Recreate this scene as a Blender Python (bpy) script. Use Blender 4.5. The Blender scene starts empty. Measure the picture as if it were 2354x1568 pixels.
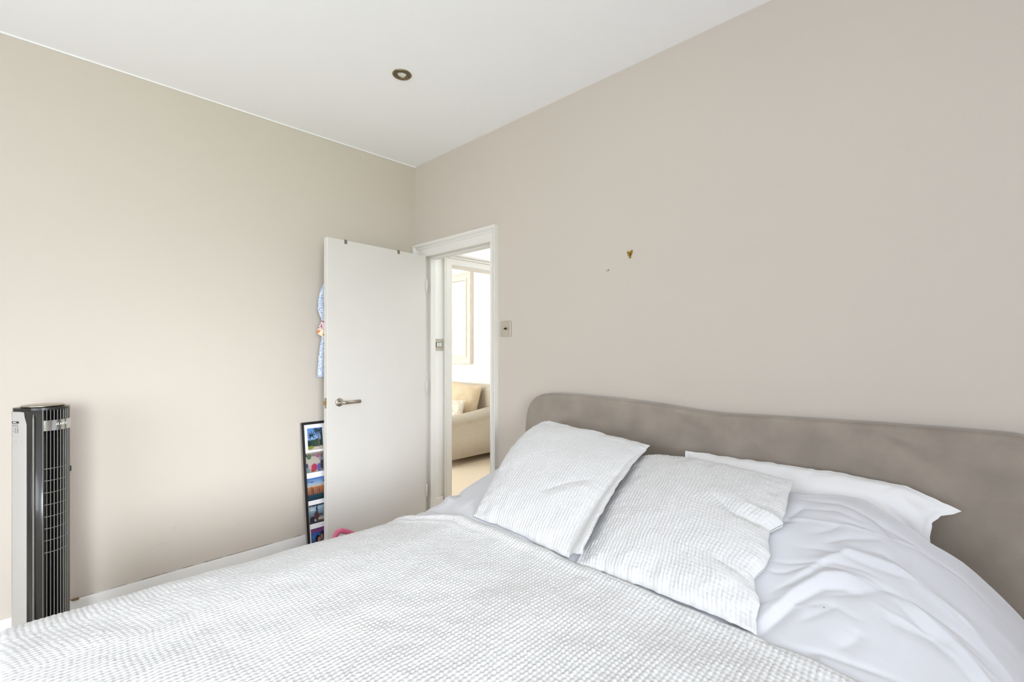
import bpy, bmesh, math, random
import numpy as np
from mathutils import Matrix, Vector, Euler

random.seed(4)
SC = bpy.context.scene
COL = SC.collection

# ------------------------------------------------------------------ camera, world, lights, exposure
cam_d = bpy.data.cameras.new('camera')
cam = bpy.data.objects.new('camera', cam_d); COL.objects.link(cam)
cam.location = (3.001, -2.0335, 1.29)
cam.rotation_euler = (math.radians(90), 0, math.radians(44.2))
cam_d.sensor_width = 36.0
cam_d.lens = 1079.0/2354.0*36.0
cam_d.shift_y = 17.0/2354.0
cam_d.clip_start = 0.02
SC.camera = cam

SC.view_settings.view_transform = 'Standard'
SC.view_settings.look = 'None'
SC.view_settings.gamma = 1.0
SC.view_settings.use_curve_mapping = False
SC.view_settings.exposure = -0.03
SC.cycles.max_bounces = 12
SC.cycles.diffuse_bounces = 8
SC.cycles.use_denoising = True
SC.cycles.sample_clamp_indirect = 8.0

world = bpy.data.worlds.new('world'); SC.world = world
world.use_nodes = True
world.node_tree.nodes['Background'].inputs[0].default_value = (0.82, 0.89, 1.0, 1)
world.node_tree.nodes['Background'].inputs[1].default_value = 6.0

def area(name, loc, direction, sx, sy, energy, color, spread=180):
    d = bpy.data.lights.new(name, 'AREA'); d.shape = 'RECTANGLE'
    d.size = sx; d.size_y = sy; d.energy = energy; d.color = color; d.spread = math.radians(spread)
    o = bpy.data.objects.new(name, d); COL.objects.link(o)
    o.location = loc
    o.rotation_euler = Vector(direction).to_track_quat('-Z', 'Y').to_euler()
    return o

# daylight through the window of the right wall; added fill at the front wall's window (both outside the frame)
area('window_light_right', (5.16, -2.85, 1.42), (-1, 0.32, -0.225), 2.1, 1.5, 19.0, (0.90, 0.955, 1.0), 40)
area('garden_bounce_right', (5.16, -2.85, 1.20), (-1, 0.38, 0.30), 2.1, 1.2, 3.6, (0.80, 1.0, 0.50), 46)
area('front_fill_up', (2.3, -4.36, 1.50), (-0.75, 1, 0.62), 2.4, 1.6, 8.0, (0.95, 0.98, 1.0), 95)  # added fill, tilted up to brighten the ceiling
area('front_fill_low', (2.3, -4.36, 1.50), (-0.6, 1, -0.5), 2.4, 1.6, 5.0, (0.95, 0.98, 1.0), 100)  # added low fill from behind the camera
for nm, loc, d, sx, sy in (('portal_right', (5.17, -2.85, 1.45), (-1, 0, 0), 2.1, 1.54), ('portal_front', (2.3, -4.39, 1.51), (0, 1, 0), 2.4, 1.62)):
    area(nm, loc, d, sx, sy, 1.0, (1, 1, 1)).data.cycles.is_portal = True
# daylight of the living room; added fill lamp under the closed hall ceiling
area('window_light_living', (-2.2, -1.30, 1.5), (0.0, 1, -0.05), 1.9, 1.8, 76, (0.93, 0.97, 1.0))
area('hall_fill', (0.55, 1.1, 2.60), (0, 0, -1), 0.7, 1.4, 11.5, (0.92, 0.97, 1.0))

# ------------------------------------------------------------------ helpers
def s2l(c):
    c = c/255.0
    return c/12.92 if c <= 0.04045 else ((c+0.055)/1.055)**2.4
def rgb(r, g, b): return (s2l(r), s2l(g), s2l(b), 1.0)

def mat(name, color, rough=0.6, metal=0.0, bump=0.0, bscale=200.0, var=0.0, vscale=6.0, spec=0.5, sheen=0.0, emit=None, coat=0.0, bdetail=4.0):
    m = bpy.data.materials.new(name); m.use_nodes = True
    nt = m.node_tree; b = nt.nodes['Principled BSDF']
    b.inputs['Base Color'].default_value = color
    b.inputs['Roughness'].default_value = rough
    b.inputs['Metallic'].default_value = metal
    b.inputs['Specular IOR Level'].default_value = spec
    if sheen:
        b.inputs['Sheen Weight'].default_value = sheen
        b.inputs['Sheen Roughness'].default_value = 0.4
    if coat: b.inputs['Coat Weight'].default_value = coat
    if emit:
        b.inputs['Emission Color'].default_value = emit[0]; b.inputs['Emission Strength'].default_value = emit[1]
    tc = nt.nodes.new('ShaderNodeTexCoord')
    if var:
        n = nt.nodes.new('ShaderNodeTexNoise'); n.inputs['Scale'].default_value = vscale; n.inputs['Detail'].default_value = 5
        nt.links.new(tc.outputs['Object'], n.inputs['Vector'])
        mr = nt.nodes.new('ShaderNodeMapRange')
        mr.inputs['From Min'].default_value = 0.3; mr.inputs['From Max'].default_value = 0.7
        mr.inputs['To Min'].default_value = 1-var; mr.inputs['To Max'].default_value = 1+var
        nt.links.new(n.outputs['Fac'], mr.inputs['Value'])
        mx = nt.nodes.new('ShaderNodeVectorMath'); mx.operation = 'SCALE'
        mx.inputs[0].default_value = color[:3]
        nt.links.new(mr.outputs['Result'], mx.inputs['Scale'])
        nt.links.new(mx.outputs['Vector'], b.inputs['Base Color'])
    if bump:
        n = nt.nodes.new('ShaderNodeTexNoise'); n.inputs['Scale'].default_value = bscale; n.inputs['Detail'].default_value = bdetail
        nt.links.new(tc.outputs['Object'], n.inputs['Vector'])
        bp = nt.nodes.new('ShaderNodeBump'); bp.inputs['Strength'].default_value = bump; bp.inputs['Distance'].default_value = 0.002
        nt.links.new(n.outputs['Fac'], bp.inputs['Height'])
        nt.links.new(bp.outputs['Normal'], b.inputs['Normal'])
    return m

M = {}
M['wall'] = mat('pinkish beige wall paint', rgb(196, 187, 176), 0.7, bump=0.10, bscale=180, var=0.010, vscale=1.3, spec=0.25)
M['wall_white'] = mat('white wall paint', rgb(236, 236, 234), 0.7, bump=0.08, bscale=180, spec=0.25)
M['ceiling'] = mat('ceiling paint', rgb(246, 246, 248), 0.8, bump=0.06, bscale=120, spec=0.2)
M['gloss_white'] = mat('white gloss paint', rgb(234, 233, 231), 0.38, bump=0.05, bscale=60, var=0.008, vscale=8)
M['trim_white'] = mat('white trim paint', rgb(219, 216, 210), 0.38, bump=0.05, bscale=60, var=0.008, vscale=8)
M['door_white'] = mat('white door paint', rgb(206, 202, 197), 0.45, bump=0.10, bscale=90, var=0.010, vscale=5)
M['floor'] = mat('oatmeal carpet', rgb(224, 209, 186), 0.95, bump=0.9, bscale=500, var=0.12, vscale=160, spec=0.1)
M['wood_floor'] = mat('pale carpet in bedroom', rgb(206, 200, 190), 0.95, bump=0.8, bscale=400, var=0.10, vscale=140, spec=0.1)
M['crack'] = mat('dark gap', rgb(112, 104, 94), 0.9)
M['chip'] = mat('bare wood chip', rgb(120, 96, 62), 0.8, var=0.2, vscale=200)
M['velvet'] = mat('taupe velvet', rgb(146, 136, 125), 0.75, bump=0.30, bscale=420, var=0.13, vscale=8.0, spec=0.2, sheen=0.25)
M['bedbase'] = mat('taupe upholstery', rgb(140, 132, 122), 0.85, bump=0.3, bscale=400, spec=0.2)
M['mattress'] = mat('mattress ticking', rgb(232, 232, 230), 0.8, bump=0.2, bscale=200)
M['waffle'] = mat('white waffle cotton', rgb(212, 212, 212), 0.85, bump=0.35, bscale=900, spec=0.15, sheen=0.1)
M['cotton'] = mat('bluish white cotton', rgb(208, 209, 214), 0.8, bump=0.12, bscale=700, spec=0.2, sheen=0.1)
M['pcase'] = mat('white cotton pillowcase', rgb(229, 229, 230), 0.8, bump=0.12, bscale=700, spec=0.2, sheen=0.1)
M['brass_old'] = mat('antique brass', rgb(134, 120, 96), 0.35, 1.0, var=0.12, vscale=60)
M['brass'] = mat('bright brass', rgb(164, 136, 66), 0.35, 1.0)
M['nickel'] = mat('satin nickel', rgb(176, 168, 156), 0.30, 1.0)
M['steel'] = mat('brushed steel', rgb(200, 194, 184), 0.38, 1.0, bump=0.1, bscale=300)
M['steel_dark'] = mat('grey strap', rgb(132, 126, 114), 0.5, 0.6)
M['black'] = mat('black plastic', rgb(24, 23, 22), 0.35)
M['black_matt'] = mat('inner black', rgb(5, 5, 5), 0.8, spec=0.1)
M['grey_plastic'] = mat('charcoal plastic', rgb(37, 35, 33), 0.28, coat=0.3)
M['rib'] = mat('grey grille plastic', rgb(120, 117, 112), 0.30)
M['white_plastic'] = mat('white plastic', rgb(170, 166, 161), 0.4)
M['chrome'] = mat('mirror silver', rgb(200, 200, 198), 0.12, 1.0)
M['navy'] = mat('navy plastic', rgb(38, 54, 96), 0.4)
M['print_grey'] = mat('grey print', rgb(136, 134, 130), 0.6)
M['print_black'] = mat('black print', rgb(30, 29, 28), 0.5)
M['print_white'] = mat('white print', rgb(240, 239, 234), 0.5)
M['frame_black'] = mat('black frame lacquer', rgb(26, 25, 26), 0.3)
M['frame_side'] = mat('grey frame edge', rgb(132, 126, 118), 0.45)
M['mount'] = mat('white mount card', rgb(236, 234, 236), 0.6)
M['pink'] = mat('pink foam', rgb(205, 100, 132), 0.55, bump=0.15, bscale=150)
M['sofa'] = mat('sand sofa fabric', rgb(198, 189, 173), 0.9, bump=0.4, bscale=500, var=0.05, vscale=40, spec=0.15)
M['gold_cushion'] = mat('golden cushion', rgb(216, 198, 168), 0.8, bump=0.3, bscale=300, var=0.06, vscale=20, spec=0.2)
M['pale_frame'] = mat('pale wood mirror frame', rgb(226, 216, 204), 0.5, var=0.05, vscale=12)
M['mirror'] = mat('mirror glass', rgb(238, 240, 240), 0.03, 1.0)
M['bulb'] = mat('lamp lens', rgb(224, 226, 216), 0.25, bump=0.8, bscale=160)
M['foot'] = mat('dark wood foot', rgb(92, 70, 48), 0.5)

_W = {}
def wm(o): return _W.get(o.name, Matrix.Identity(4))
def tag(o, label=None, cat=None, group=None, kind=None):
    if label: o['label'] = label
    if cat: o['category'] = cat
    if group: o['group'] = group
    if kind: o['kind'] = kind
    return o
def thing(name, label, cat, loc=(0, 0, 0), rz=0.0, group=None):
    o = bpy.data.objects.new(name, None); COL.objects.link(o)
    o.empty_display_size = 0.05
    o.location = loc; o.rotation_euler = (0, 0, rz)
    _W[o.name] = Matrix.Translation(loc) @ Matrix.Rotation(rz, 4, 'Z')
    return tag(o, label, cat, group)

def link(name, me, mats, parent=None, world=True, loc=None):
    o = bpy.data.objects.new(name, me); COL.objects.link(o)
    if not isinstance(mats, (list, tuple)): mats = [mats]
    for m in mats: me.materials.append(m)
    if parent is not None:
        o.parent = parent
        if world: o.matrix_parent_inverse = wm(parent).inverted()
    if loc is not None: o.location = loc
    L = Matrix.Translation(o.location)
    _W[o.name] = L if (parent is None or world) else wm(parent) @ L
    return o

def mesh_np(name, V, Fq, smooth=True):
    me = bpy.data.meshes.new(name)
    V = np.asarray(V, dtype=np.float32); Fq = np.asarray(Fq, dtype=np.int32)
    n, k = Fq.shape
    me.vertices.add(len(V)); me.vertices.foreach_set('co', V.ravel())
    me.loops.add(n*k); me.loops.foreach_set('vertex_index', Fq.ravel())
    me.polygons.add(n)
    me.polygons.foreach_set('loop_start', np.arange(0, n*k, k, dtype=np.int32))
    me.polygons.foreach_set('loop_total', np.full(n, k, dtype=np.int32))
    me.update(calc_edges=True)
    me.polygons.foreach_set('use_smooth', np.full(n, smooth, dtype=bool))
    me.validate()
    return me

def grid_faces(nu, nv, off=0, flip=False):
    i = np.arange(nu-1)[:, None]; j = np.arange(nv-1)[None, :]
    a = (i*nv+j).ravel()+off; b = ((i+1)*nv+j).ravel()+off
    c = ((i+1)*nv+j+1).ravel()+off; d = (i*nv+j+1).ravel()+off
    return np.stack([a, d, c, b] if flip else [a, b, c, d], 1)

class MB:
    """collects shapes into one mesh, with material indices"""
    def __init__(self): self.bm = bmesh.new(); self.smooth = False
    def _mark(self, n0, mi, smooth=False):
        self.bm.faces.ensure_lookup_table()
        for f in self.bm.faces[n0:]: f.material_index = mi; f.smooth = smooth
    def box(self, lo, hi, mi=0, bevel=0.0, seg=2, mtx=None):
        n0 = len(self.bm.faces)
        c = [(a+b)/2 for a, b in zip(lo, hi)]; s = [abs(b-a) for a, b in zip(lo, hi)]
        m = Matrix.Translation(c) @ Matrix.Diagonal((s[0], s[1], s[2], 1))
        r = bmesh.ops.create_cube(self.bm, size=1.0, matrix=m)
        vs = r['verts']
        if bevel:
            es = list({e for v in vs for e in v.link_edges})
            rb = bmesh.ops.bevel(self.bm, geom=es, offset=bevel, segments=seg, affect='EDGES', profile=0.5)
            vs = list({v for f in self.bm.faces[n0:] for v in f.verts}) if False else rb['verts']
            fs = {f for v in vs for f in v.link_faces}
            vs = list({v for f in fs for v in f.verts})
            for f in fs: f.material_index = mi; f.smooth = False
            if mtx is not None: bmesh.ops.transform(self.bm, matrix=mtx, verts=vs)
            return self
        if mtx is not None: bmesh.ops.transform(self.bm, matrix=mtx, verts=vs)
        for f in {f for v in vs for f in v.link_faces}: f.material_index = mi
        return self
    def tube(self, pts, r, mi=0, n=12, cap=True):
        pts = [Vector(p) for p in pts]; rs = r if isinstance(r, (list, tuple)) else [r]*len(pts)
        rings = []; up = None
        for i, p in enumerate(pts):
            t = (pts[min(i+1, len(pts)-1)]-pts[max(i-1, 0)]).normalized()
            if up is None:
                up = t.orthogonal().normalized()
            up = (up - t*up.dot(t)).normalized(); w = t.cross(up)
            rings.append([self.bm.verts.new(p+(up*math.cos(a)+w*math.sin(a))*rs[i]) for a in [2*math.pi*k/n for k in range(n)]])
        for a, b in zip(rings, rings[1:]):
            for k in range(n):
                f = self.bm.faces.new((a[k], a[(k+1) % n], b[(k+1) % n], b[k])); f.smooth = True; f.material_index = mi
        if cap:
            f = self.bm.faces.new(rings[0][::-1]); f.material_index = mi
            f = self.bm.faces.new(rings[-1]); f.material_index = mi
        return self
    def prism(self, poly, z0, z1, mi=0, smooth_side=False, top=True):
        """poly: list of (x,y), extruded in z"""
        a = [self.bm.verts.new((x, y, z0)) for x, y in poly]; b = [self.bm.verts.new((x, y, z1)) for x, y in poly]
        n = len(poly)
        for k in range(n):
            f = self.bm.faces.new((a[k], a[(k+1) % n], b[(k+1) % n], b[k])); f.smooth = smooth_side; f.material_index = mi
        if top:
            f = self.bm.faces.new(b); f.material_index = mi
            f = self.bm.faces.new(a[::-1]); f.material_index = mi
        return self
    def extrude_path(self, prof, path, mi=0):
        """prof list of points already 3D per station: path = list of rings (closed)"""
        rings = [[self.bm.verts.new(p) for p in ring] for ring in path]
        n = len(rings[0])
        for a, b in zip(rings, rings[1:]):
            for k in range(n):
                f = self.bm.faces.new((a[k], a[(k+1) % n], b[(k+1) % n], b[k])); f.material_index = mi
        f = self.bm.faces.new(rings[0][::-1]); f.material_index = mi
        f = self.bm.faces.new(rings[-1]); f.material_index = mi
        return self
    def lathe(self, prof, c, axis='Z', mi=0, n=40, smooth=True):
        rings = []
        for (r, h) in prof:
            ring = []
            for k in range(n):
                a = 2*math.pi*k/n
                p = (r*math.cos(a), r*math.sin(a), h)
                if axis == 'X': p = (h, r*math.cos(a), r*math.sin(a))
                if axis == 'Y': p = (r*math.cos(a), h, r*math.sin(a))
                ring.append(self.bm.verts.new((c[0]+p[0], c[1]+p[1], c[2]+p[2])))
            rings.append(ring)
        for a, b in zip(rings, rings[1:]):
            for k in range(n):
                f = self.bm.faces.new((a[k], a[(k+1) % n], b[(k+1) % n], b[k])); f.smooth = smooth; f.material_index = mi
        for rg in (rings[0], rings[-1]):
            try:
                f = self.bm.faces.new(rg); f.material_index = mi
            except ValueError: pass
        return self
    def build(self, name, mats, parent=None, world=True, center=False):
        bmesh.ops.recalc_face_normals(self.bm, faces=self.bm.faces[:])
        me = bpy.data.meshes.new(name)
        loc = None
        if parent is None and center:
            vs = [v.co for v in self.bm.verts]
            lo = Vector([min(v[i] for v in vs) for i in range(3)]); hi = Vector([max(v[i] for v in vs) for i in range(3)])
            loc = Vector(((lo.x+hi.x)/2, (lo.y+hi.y)/2, lo.z))
            bmesh.ops.translate(self.bm, verts=self.bm.verts[:], vec=-loc)
        self.bm.to_mesh(me); self.bm.free()
        return link(name, me, mats, parent, world, loc)

def struct(name, mb, m, parent=None):
    o = mb.build(name, m, parent)
    if parent is None: o['kind'] = 'structure'
    return o

# smooth value noise (numpy)
def vnoise(x, y, seed=0):
    rng = np.random.RandomState(seed); T = rng.rand(256, 256)*2-1
    xi = np.floor(x).astype(int); yi = np.floor(y).astype(int)
    fx = x-xi; fy = y-yi
    fx = fx*fx*fx*(fx*(fx*6-15)+10); fy = fy*fy*fy*(fy*(fy*6-15)+10)
    g = lambda a, b: T[a & 255, b & 255]
    return (g(xi, yi)*(1-fx)+g(xi+1, yi)*fx)*(1-fy)+(g(xi, yi+1)*(1-fx)+g(xi+1, yi+1)*fx)*fy
def fbm(x, y, seed=0, oct=3):
    s = 0; a = 1.0
    for k in range(oct):
        s = s + a*vnoise(x*2**k+13.7*k, y*2**k+7.1*k, seed+k); a *= 0.5
    return s

# ------------------------------------------------------------------ the room shell
H = 2.66
XR = 5.2; YF = -4.42
struct('floor', MB().box((-0.02, YF-0.1, -0.06), (XR+0.1, 0.06, 0.0)), M['wood_floor'])
struct('floor_hall', MB().box((-4.3, 0.06, -0.06), (1.3, 2.2, -0.0)).box((-4.3, -1.75, -0.06), (-0.12, 0.06, 0.0)), M['floor'])
struct('ceiling', MB().box((-4.3, YF-0.1, H), (XR+0.1, 2.2, H+0.1)), M['ceiling'])
struct('wall_left', MB().box((-0.12, YF-0.1, 0), (0, 0.06, H)), M['wall'])
# headboard wall with the doorway
DX0, DX1, DZ = 0.106, 0.847, 1.985
struct('wall_back', MB().box((DX1, 0, 0), (XR+0.1, 0.085, H)).box((0.0, 0, DZ), (DX1, 0.085, H)).box((0.0, 0.0, 0), (DX0-0.03, 0.085, DZ)), M['wall'])
wb = bpy.data.objects['wall_back']
# right wall and front wall, each with a window opening (outside the frame)
def wall_with_window(name, axis, c, a0, a1, w0, w1, z0, z1, th):
    mb = MB()
    def bx(p0, p1, q0, q1):
        if axis == 'X': mb.box((c, p0, q0), (c+th, p1, q1))
        else: mb.box((p0, c-th, q0), (p1, c, q1))
    bx(a0, w0, 0, H); bx(w1, a1, 0, H); bx(w0, w1, 0, z0); bx(w0, w1, z1, H)
    return struct(name, mb, M['wall'])
wall_with_window('wall_right', 'X', XR, YF-0.1, 0.12, -3.95, -1.75, 0.68, 2.22, 0.1)
wall_with_window('wall_front', 'Y', YF, 0, XR, 1.1, 3.5, 0.70, 2.32, 0.1)
def window(name, axis, c, w0, w1, z0, z1):
    o = bpy.data.objects.new(name, None); COL.objects.link(o); o['kind'] = 'structure'
    ctr = (c, (w0+w1)/2, z0) if axis == 'X' else ((w0+w1)/2, c, z0)
    o.location = ctr; _W[o.name] = Matrix.Translation(ctr)
    mb = MB()
    def bx(p0, p1, q0, q1, d=0.06):
        if axis == 'X': mb.box((c, p0, q0), (c+d, p1, q1))
        else: mb.box((p0, c-d, q0), (p1, c, q1))
    bx(w0, w0+0.06, z0, z1); bx(w1-0.06, w1, z0, z1); bx(w0, w1, z1-0.06, z1); bx(w0, w1, z0, z0+0.07)
    mid = (w0+w1)/2; bx(mid-0.03, mid+0.03, z0, z1)
    mb.build('window_frame', M['gloss_white'], o)
    return o
window('window_1', 'X', XR+0.02, -3.95, -1.75, 0.68, 2.22)
window('window_2', 'Y', YF-0.02, 1.1, 3.5, 0.70, 2.32)
# hall and living room beyond the doorway
AY0, AY1 = 0.346, 1.25                       # second doorway in the hall's left wall
struct('wall_hall_left', MB().box((-0.12, 0.06, 0), (0, AY0-0.01, H)).box((-0.12, AY0-0.01, 1.975), (0, AY1+0.01, H)).box((-0.12, AY1+0.01, 0), (0, 2.1, H)), M['wall_white'])
struct('wall_hall_right', MB().box((1.15, 0.12, 0), (1.27, 2.1, H)), M['wall_white'])
struct('wall_far', MB().box((-4.2, 1.95, 0), (1.27, 2.07, H)), M['wall_white'])
struct('wall_living_side', MB().box((-4.2, -1.7, 0), (-4.08, 1.95, H)), M['wall_white'])
struct('wall_living_front', MB().box((-4.2, -1.72, 0), (-0.12, -1.60, H)), M['wall_white'])

# baseboards
struct('baseboard_left', MB().box((0, YF, 0), (0.018, -0.09, 0.118), bevel=0.003), M['gloss_white'])
bl = bpy.data.objects['baseboard_left']
mb = MB(); y = -1.96
while y < -0.86:                                # the crack along the top of the baseboard
    L = random.uniform(0.02, 0.07)
    if random.random() < 0.6:
        z = 0.1185+random.uniform(-0.0008, 0.0012); t = random.uniform(0.0003, 0.0011)
        mb.box((-0.002, y, z-0.001), (0.0012+t, y+L, z+0.0004))
    y += L
for y, L, t in ((-1.36, 0.012, 0.003), (-1.37, 0.05, 0.0012), (-0.895, 0.05, 0.0012)):
    mb.box((-0.002, y, 0.1175), (0.0022, y+L, 0.1175+t))
mb.build('crack', M['crack'], bl)
MB().lathe([(0.0, 0.0), (0.016, 0.0), (0.014, 0.002), (0.0, 0.003)], (0.010, -1.885, 0.1175), n=12).build('paint_chip', M['chip'], bl)
struct('baseboard_hall', MB().box((0, 0.09, 0), (0.016, 0.258, 0.12), bevel=0.004), M['gloss_white'])
struct('baseboard_back', MB().box((0.91, -0.018, 0), (XR, 0, 0.118), bevel=0.003), M['gloss_white'])
struct('baseboard_far', MB().box((-4.0, 1.934, 0), (-0.12, 1.95, 0.12), bevel=0.004), M['gloss_white'])

struct('trim_5', MB().box((0, YF, H-0.0065), (0.006, 0.0, H)), M['gloss_white'])
# architraves: one moulded profile, swept round three sides
def arch_profile(w, d):
    # (across from the inner edge, depth out of the wall); w = width
    return [(0, 0), (0, 0.012*d), (0.10*w, 0.016*d), (0.13*w, 0.013*d), (0.55*w, 0.015*d), (0.60*w, 0.021*d), (0.68*w, 0.023*d), (0.74*w, 0.018*d),
            (0.80*w, 0.026*d), (0.86*w, 0.030*d), (1.0*w, 0.030*d), (1.0*w, 0)]
def architrave(name, plane, c, s, a0, a1, z1, w_side0, w_side1, w_top, d=1.0):
    """plane 'Y': wall face at y=c facing s; runs along x from a0..a1 (inner edges)."""
    P0 = arch_profile(w_side0, d); P1 = arch_profile(w_side1, d); PT = arch_profile(w_top, d)
    def pt(a, out, z):
        return (a, c+s*out, z) if plane == 'Y' else (c+s*out, a, z)
    rings = [[pt(a0-p[0], p[1], 0.0) for p in P0],
             [pt(a0-p[0], p[1], z1+q[0]) for p, q in zip(P0, PT)],
             [pt(a1+p[0], p[1], z1+q[0]) for p, q in zip(P1, PT)],
             [pt(a1+p[0], p[1], 0.0) for p in P1]]
    return struct(name, MB().extrude_path(None, rings), M['trim_white'])
architrave('trim_1', 'Y', 0.0, -1, 0.132, 0.843, 1.963, 0.127, 0.060, 0.095)
architrave('trim_2', 'X', 0.0, 1, AY0, AY1, 1.962, 0.084, 0.095, 0.095, 0.8)
# door linings with stops
struct('trim_3', MB().box((DX0-0.03, 0.0, 0), (DX0, 0.085, DZ)).box((DX1-0.004, 0.0, 0), (DX1+0.02, 0.085, DZ)).box((DX0-0.03, 0.0, 1.965), (DX1+0.02, 0.085, DZ+0.01))
       .box((DX0, 0.042, 0), (DX0+0.037, 0.085, 1.965)).box((DX0+0.037, 0.0425, 1.951), (DX1-0.004, 0.0845, 1.9648)), M['trim_white'])
struct('trim_4', MB().box((-0.12, AY0-0.02, 0), (0.0, AY0, 1.965)).box((-0.12, AY1, 0), (0.0, AY1+0.02, 1.965)).box((-0.12, AY0-0.02, 1.962), (0.0, AY1+0.02, 1.98)), M['trim_white'])

# ------------------------------------------------------------------ the open door
ANG = math.radians(4.7)
door = bpy.data.objects.new('door_1', None); COL.objects.link(door); door['kind'] = 'structure'
# local frame: x = out of the leaf's face (towards the room), y = from free edge (0) to hinge (0.762)
DL = 0.768
dm = Matrix.Translation((0.219, -0.776, 0.0)) @ Matrix.Rotation(ANG, 4, 'Z')
door.matrix_world = dm; _W['door_1'] = dm
mb = MB()
mb.box((-0.040, 0, 0.012), (0, DL, 0.318), bevel=0.0015, seg=1)
mb.box((-0.040, 0, 0.3205), (0, DL, 1.966), bevel=0.0015, seg=1)
mb.box((-0.039, 0.002, 0.30), (-0.0009, DL-0.002, 0.34))
mb.build('leaf', M['door_white'], door, world=False)
# lever handle on a round rose
hz = 0.957
mb = MB().lathe([(0.0, 0.0), (0.0255, 0.0), (0.0255, 0.007), (0.0235, 0.009), (0.0, 0.009)], (0.0, 0.078, hz), axis='X')
mb.tube([(0.008, 0.078, hz), (0.038, 0.078, hz), (0.046, 0.080, hz), (0.050, 0.087, hz), (0.051, 0.096, hz), (0.051, 0.193, hz)], [0.0112]*6, n=18)
o = mb.build('door_handle', M['nickel'], door, world=False); o['label'] = 'satin nickel lever handle on a round rose'
mb = MB().box((-0.031, -0.0012, hz-0.032), (-0.010, 0.001, hz+0.032))
lp = mb.build('latch_plate', M['nickel'], door, world=False)
mb = MB().box((-0.029, -0.010, hz-0.011), (-0.013, 0.0, hz+0.011), bevel=0.002)
o = mb.build('latch_bolt', M['brass'], door, world=False); o['label'] = 'small brass latch bolt'
for z in (0.25, 1.0, 1.75):
    mb = MB().tube([(0.004, DL+0.003, z-0.045), (0.004, DL+0.003, z+0.045)], 0.006)
    mb.build('hinge', M['door_white'], door, world=False)

# over door hook rack
hk = thing('over_door_hook', 'grey over-door hanger with two flat straps on top of the white door', 'hook', (0.199, -0.6, 1.967), ANG)
# door local y of the straps: 0.122 and 0.522 -> convert to world through dm
for yy in (0.122, 0.524):
    mb = MB().box((-0.044, yy-0.009, 1.9665), (0.0022, yy+0.009, 1.9685), mtx=dm)
    mb.box((0.0006, yy-0.009, 1.943), (0.0022, yy+0.009, 1.9685), mtx=dm)
    mb.box((-0.044, yy-0.009, 1.72), (-0.0424, yy+0.009, 1.9685), mtx=dm)
    mb.build('strap', M['steel_dark'], hk)
mb = MB().box((-0.050, 0.03, 1.74), (-0.044, 0.58, 1.78), mtx=dm)
mb.build('rail', M['steel_dark'], hk)
for yy in (0.08, 0.30, 0.52):
    MB().tube([dm @ Vector(p) for p in ((-0.050, yy, 1.765), (-0.056, yy, 1.745), (-0.072, yy, 1.738), (-0.082, yy, 1.752))], 0.004, n=8).build('hook_prong', M['steel_dark'], hk)

# ------------------------------------------------------------------ hanging dress behind the door
def uvmat_dress():
    m = bpy.data.materials.new('blue floral cotton'); m.use_nodes = True; nt = m.node_tree; b = nt.nodes['Principled BSDF']
    b.inputs['Roughness'].default_value = 0.85
    tc = nt.nodes.new('ShaderNodeTexCoord')
    v = nt.nodes.new('ShaderNodeTexVoronoi'); v.inputs['Scale'].default_value = 150
    nt.links.new(tc.outputs['Object'], v.inputs['Vector'])
    r = nt.nodes.new('ShaderNodeValToRGB')
    r.color_ramp.elements[0].position = 0.18; r.color_ramp.elements[0].color = rgb(104, 114, 150)
    r.color_ramp.elements[1].position = 0.62; r.color_ramp.elements[1].color = rgb(206, 212, 224)
    e = r.color_ramp.elements.new(0.38); e.color = rgb(158, 174, 204)
    nt.links.new(v.outputs['Distance'], r.inputs['Fac']); nt.links.new(r.outputs['Color'], b.inputs['Base Color'])
    return m
M['floral'] = uvmat_dress()
dress = thing('hanging_dress', 'blue floral child dress hanging behind the free edge of the white door', 'dress', (0.1, -0.65, 1.10))
def dress_piece(name, zs, yl, yr, xc, th, m, seed, folds=5):
    nz, ny = 50, 40
    zz = np.linspace(zs[0], zs[-1], nz); L = np.interp(zz, zs, yl); Rr = np.interp(zz, zs, yr)
    V = []; Fs = []
    u = np.linspace(0, 1, ny)
    Y = L[:, None]+(Rr-L)[:, None]*u[None, :]; Z = np.repeat(zz[:, None], ny, 1)
    f = np.sqrt(np.clip(1-(2*u-1)**2, 0, 1))[None, :]
    wob = 0.006*np.sin(u[None, :]*folds*6.28+seed)*np.clip((zz[-1]-Z)/(zz[-1]-zz[0]), 0, 1)
    A = np.stack([xc+th*f+wob*f, Y, Z], -1).reshape(-1, 3); B = np.stack([xc-th*f*0.6+wob*f, Y, Z], -1).reshape(-1, 3)
    me = mesh_np(name, np.concatenate([A, B]), np.concatenate([grid_faces(nz, ny), grid_faces(nz, ny, nz*ny, True)]))
    return link(name, me, m, dress)
dress_piece('skirt', [1.112, 1.25, 1.36, 1.42], [-0.784, -0.773, -0.756, -0.745], [-0.42, -0.47, -0.52, -0.54], 0.092, 0.020, M['floral'], 0.4)
dress_piece('bodice', [1.40, 1.46, 1.53, 1.60, 1.66, 1.70], [-0.748, -0.755, -0.781, -0.777, -0.762, -0.742], [-0.54, -0.53, -0.50, -0.50, -0.53, -0.56], 0.096, 0.020, M['floral'], 1.7, 3)
def tag_card(name, pts, x, m):
    mb = MB(); a = [mb.bm.verts.new((x, p[0], p[1])) for p in pts]; b = [mb.bm.verts.new((x-0.002, p[0], p[1])) for p in pts]
    n = len(pts); mb.bm.faces.new(a); mb.bm.faces.new(b[::-1])
    for k in range(n): mb.bm.faces.new((a[k], b[k], b[(k+1) % n], a[(k+1) % n]))
    return mb.build(name, m, dress)
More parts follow.
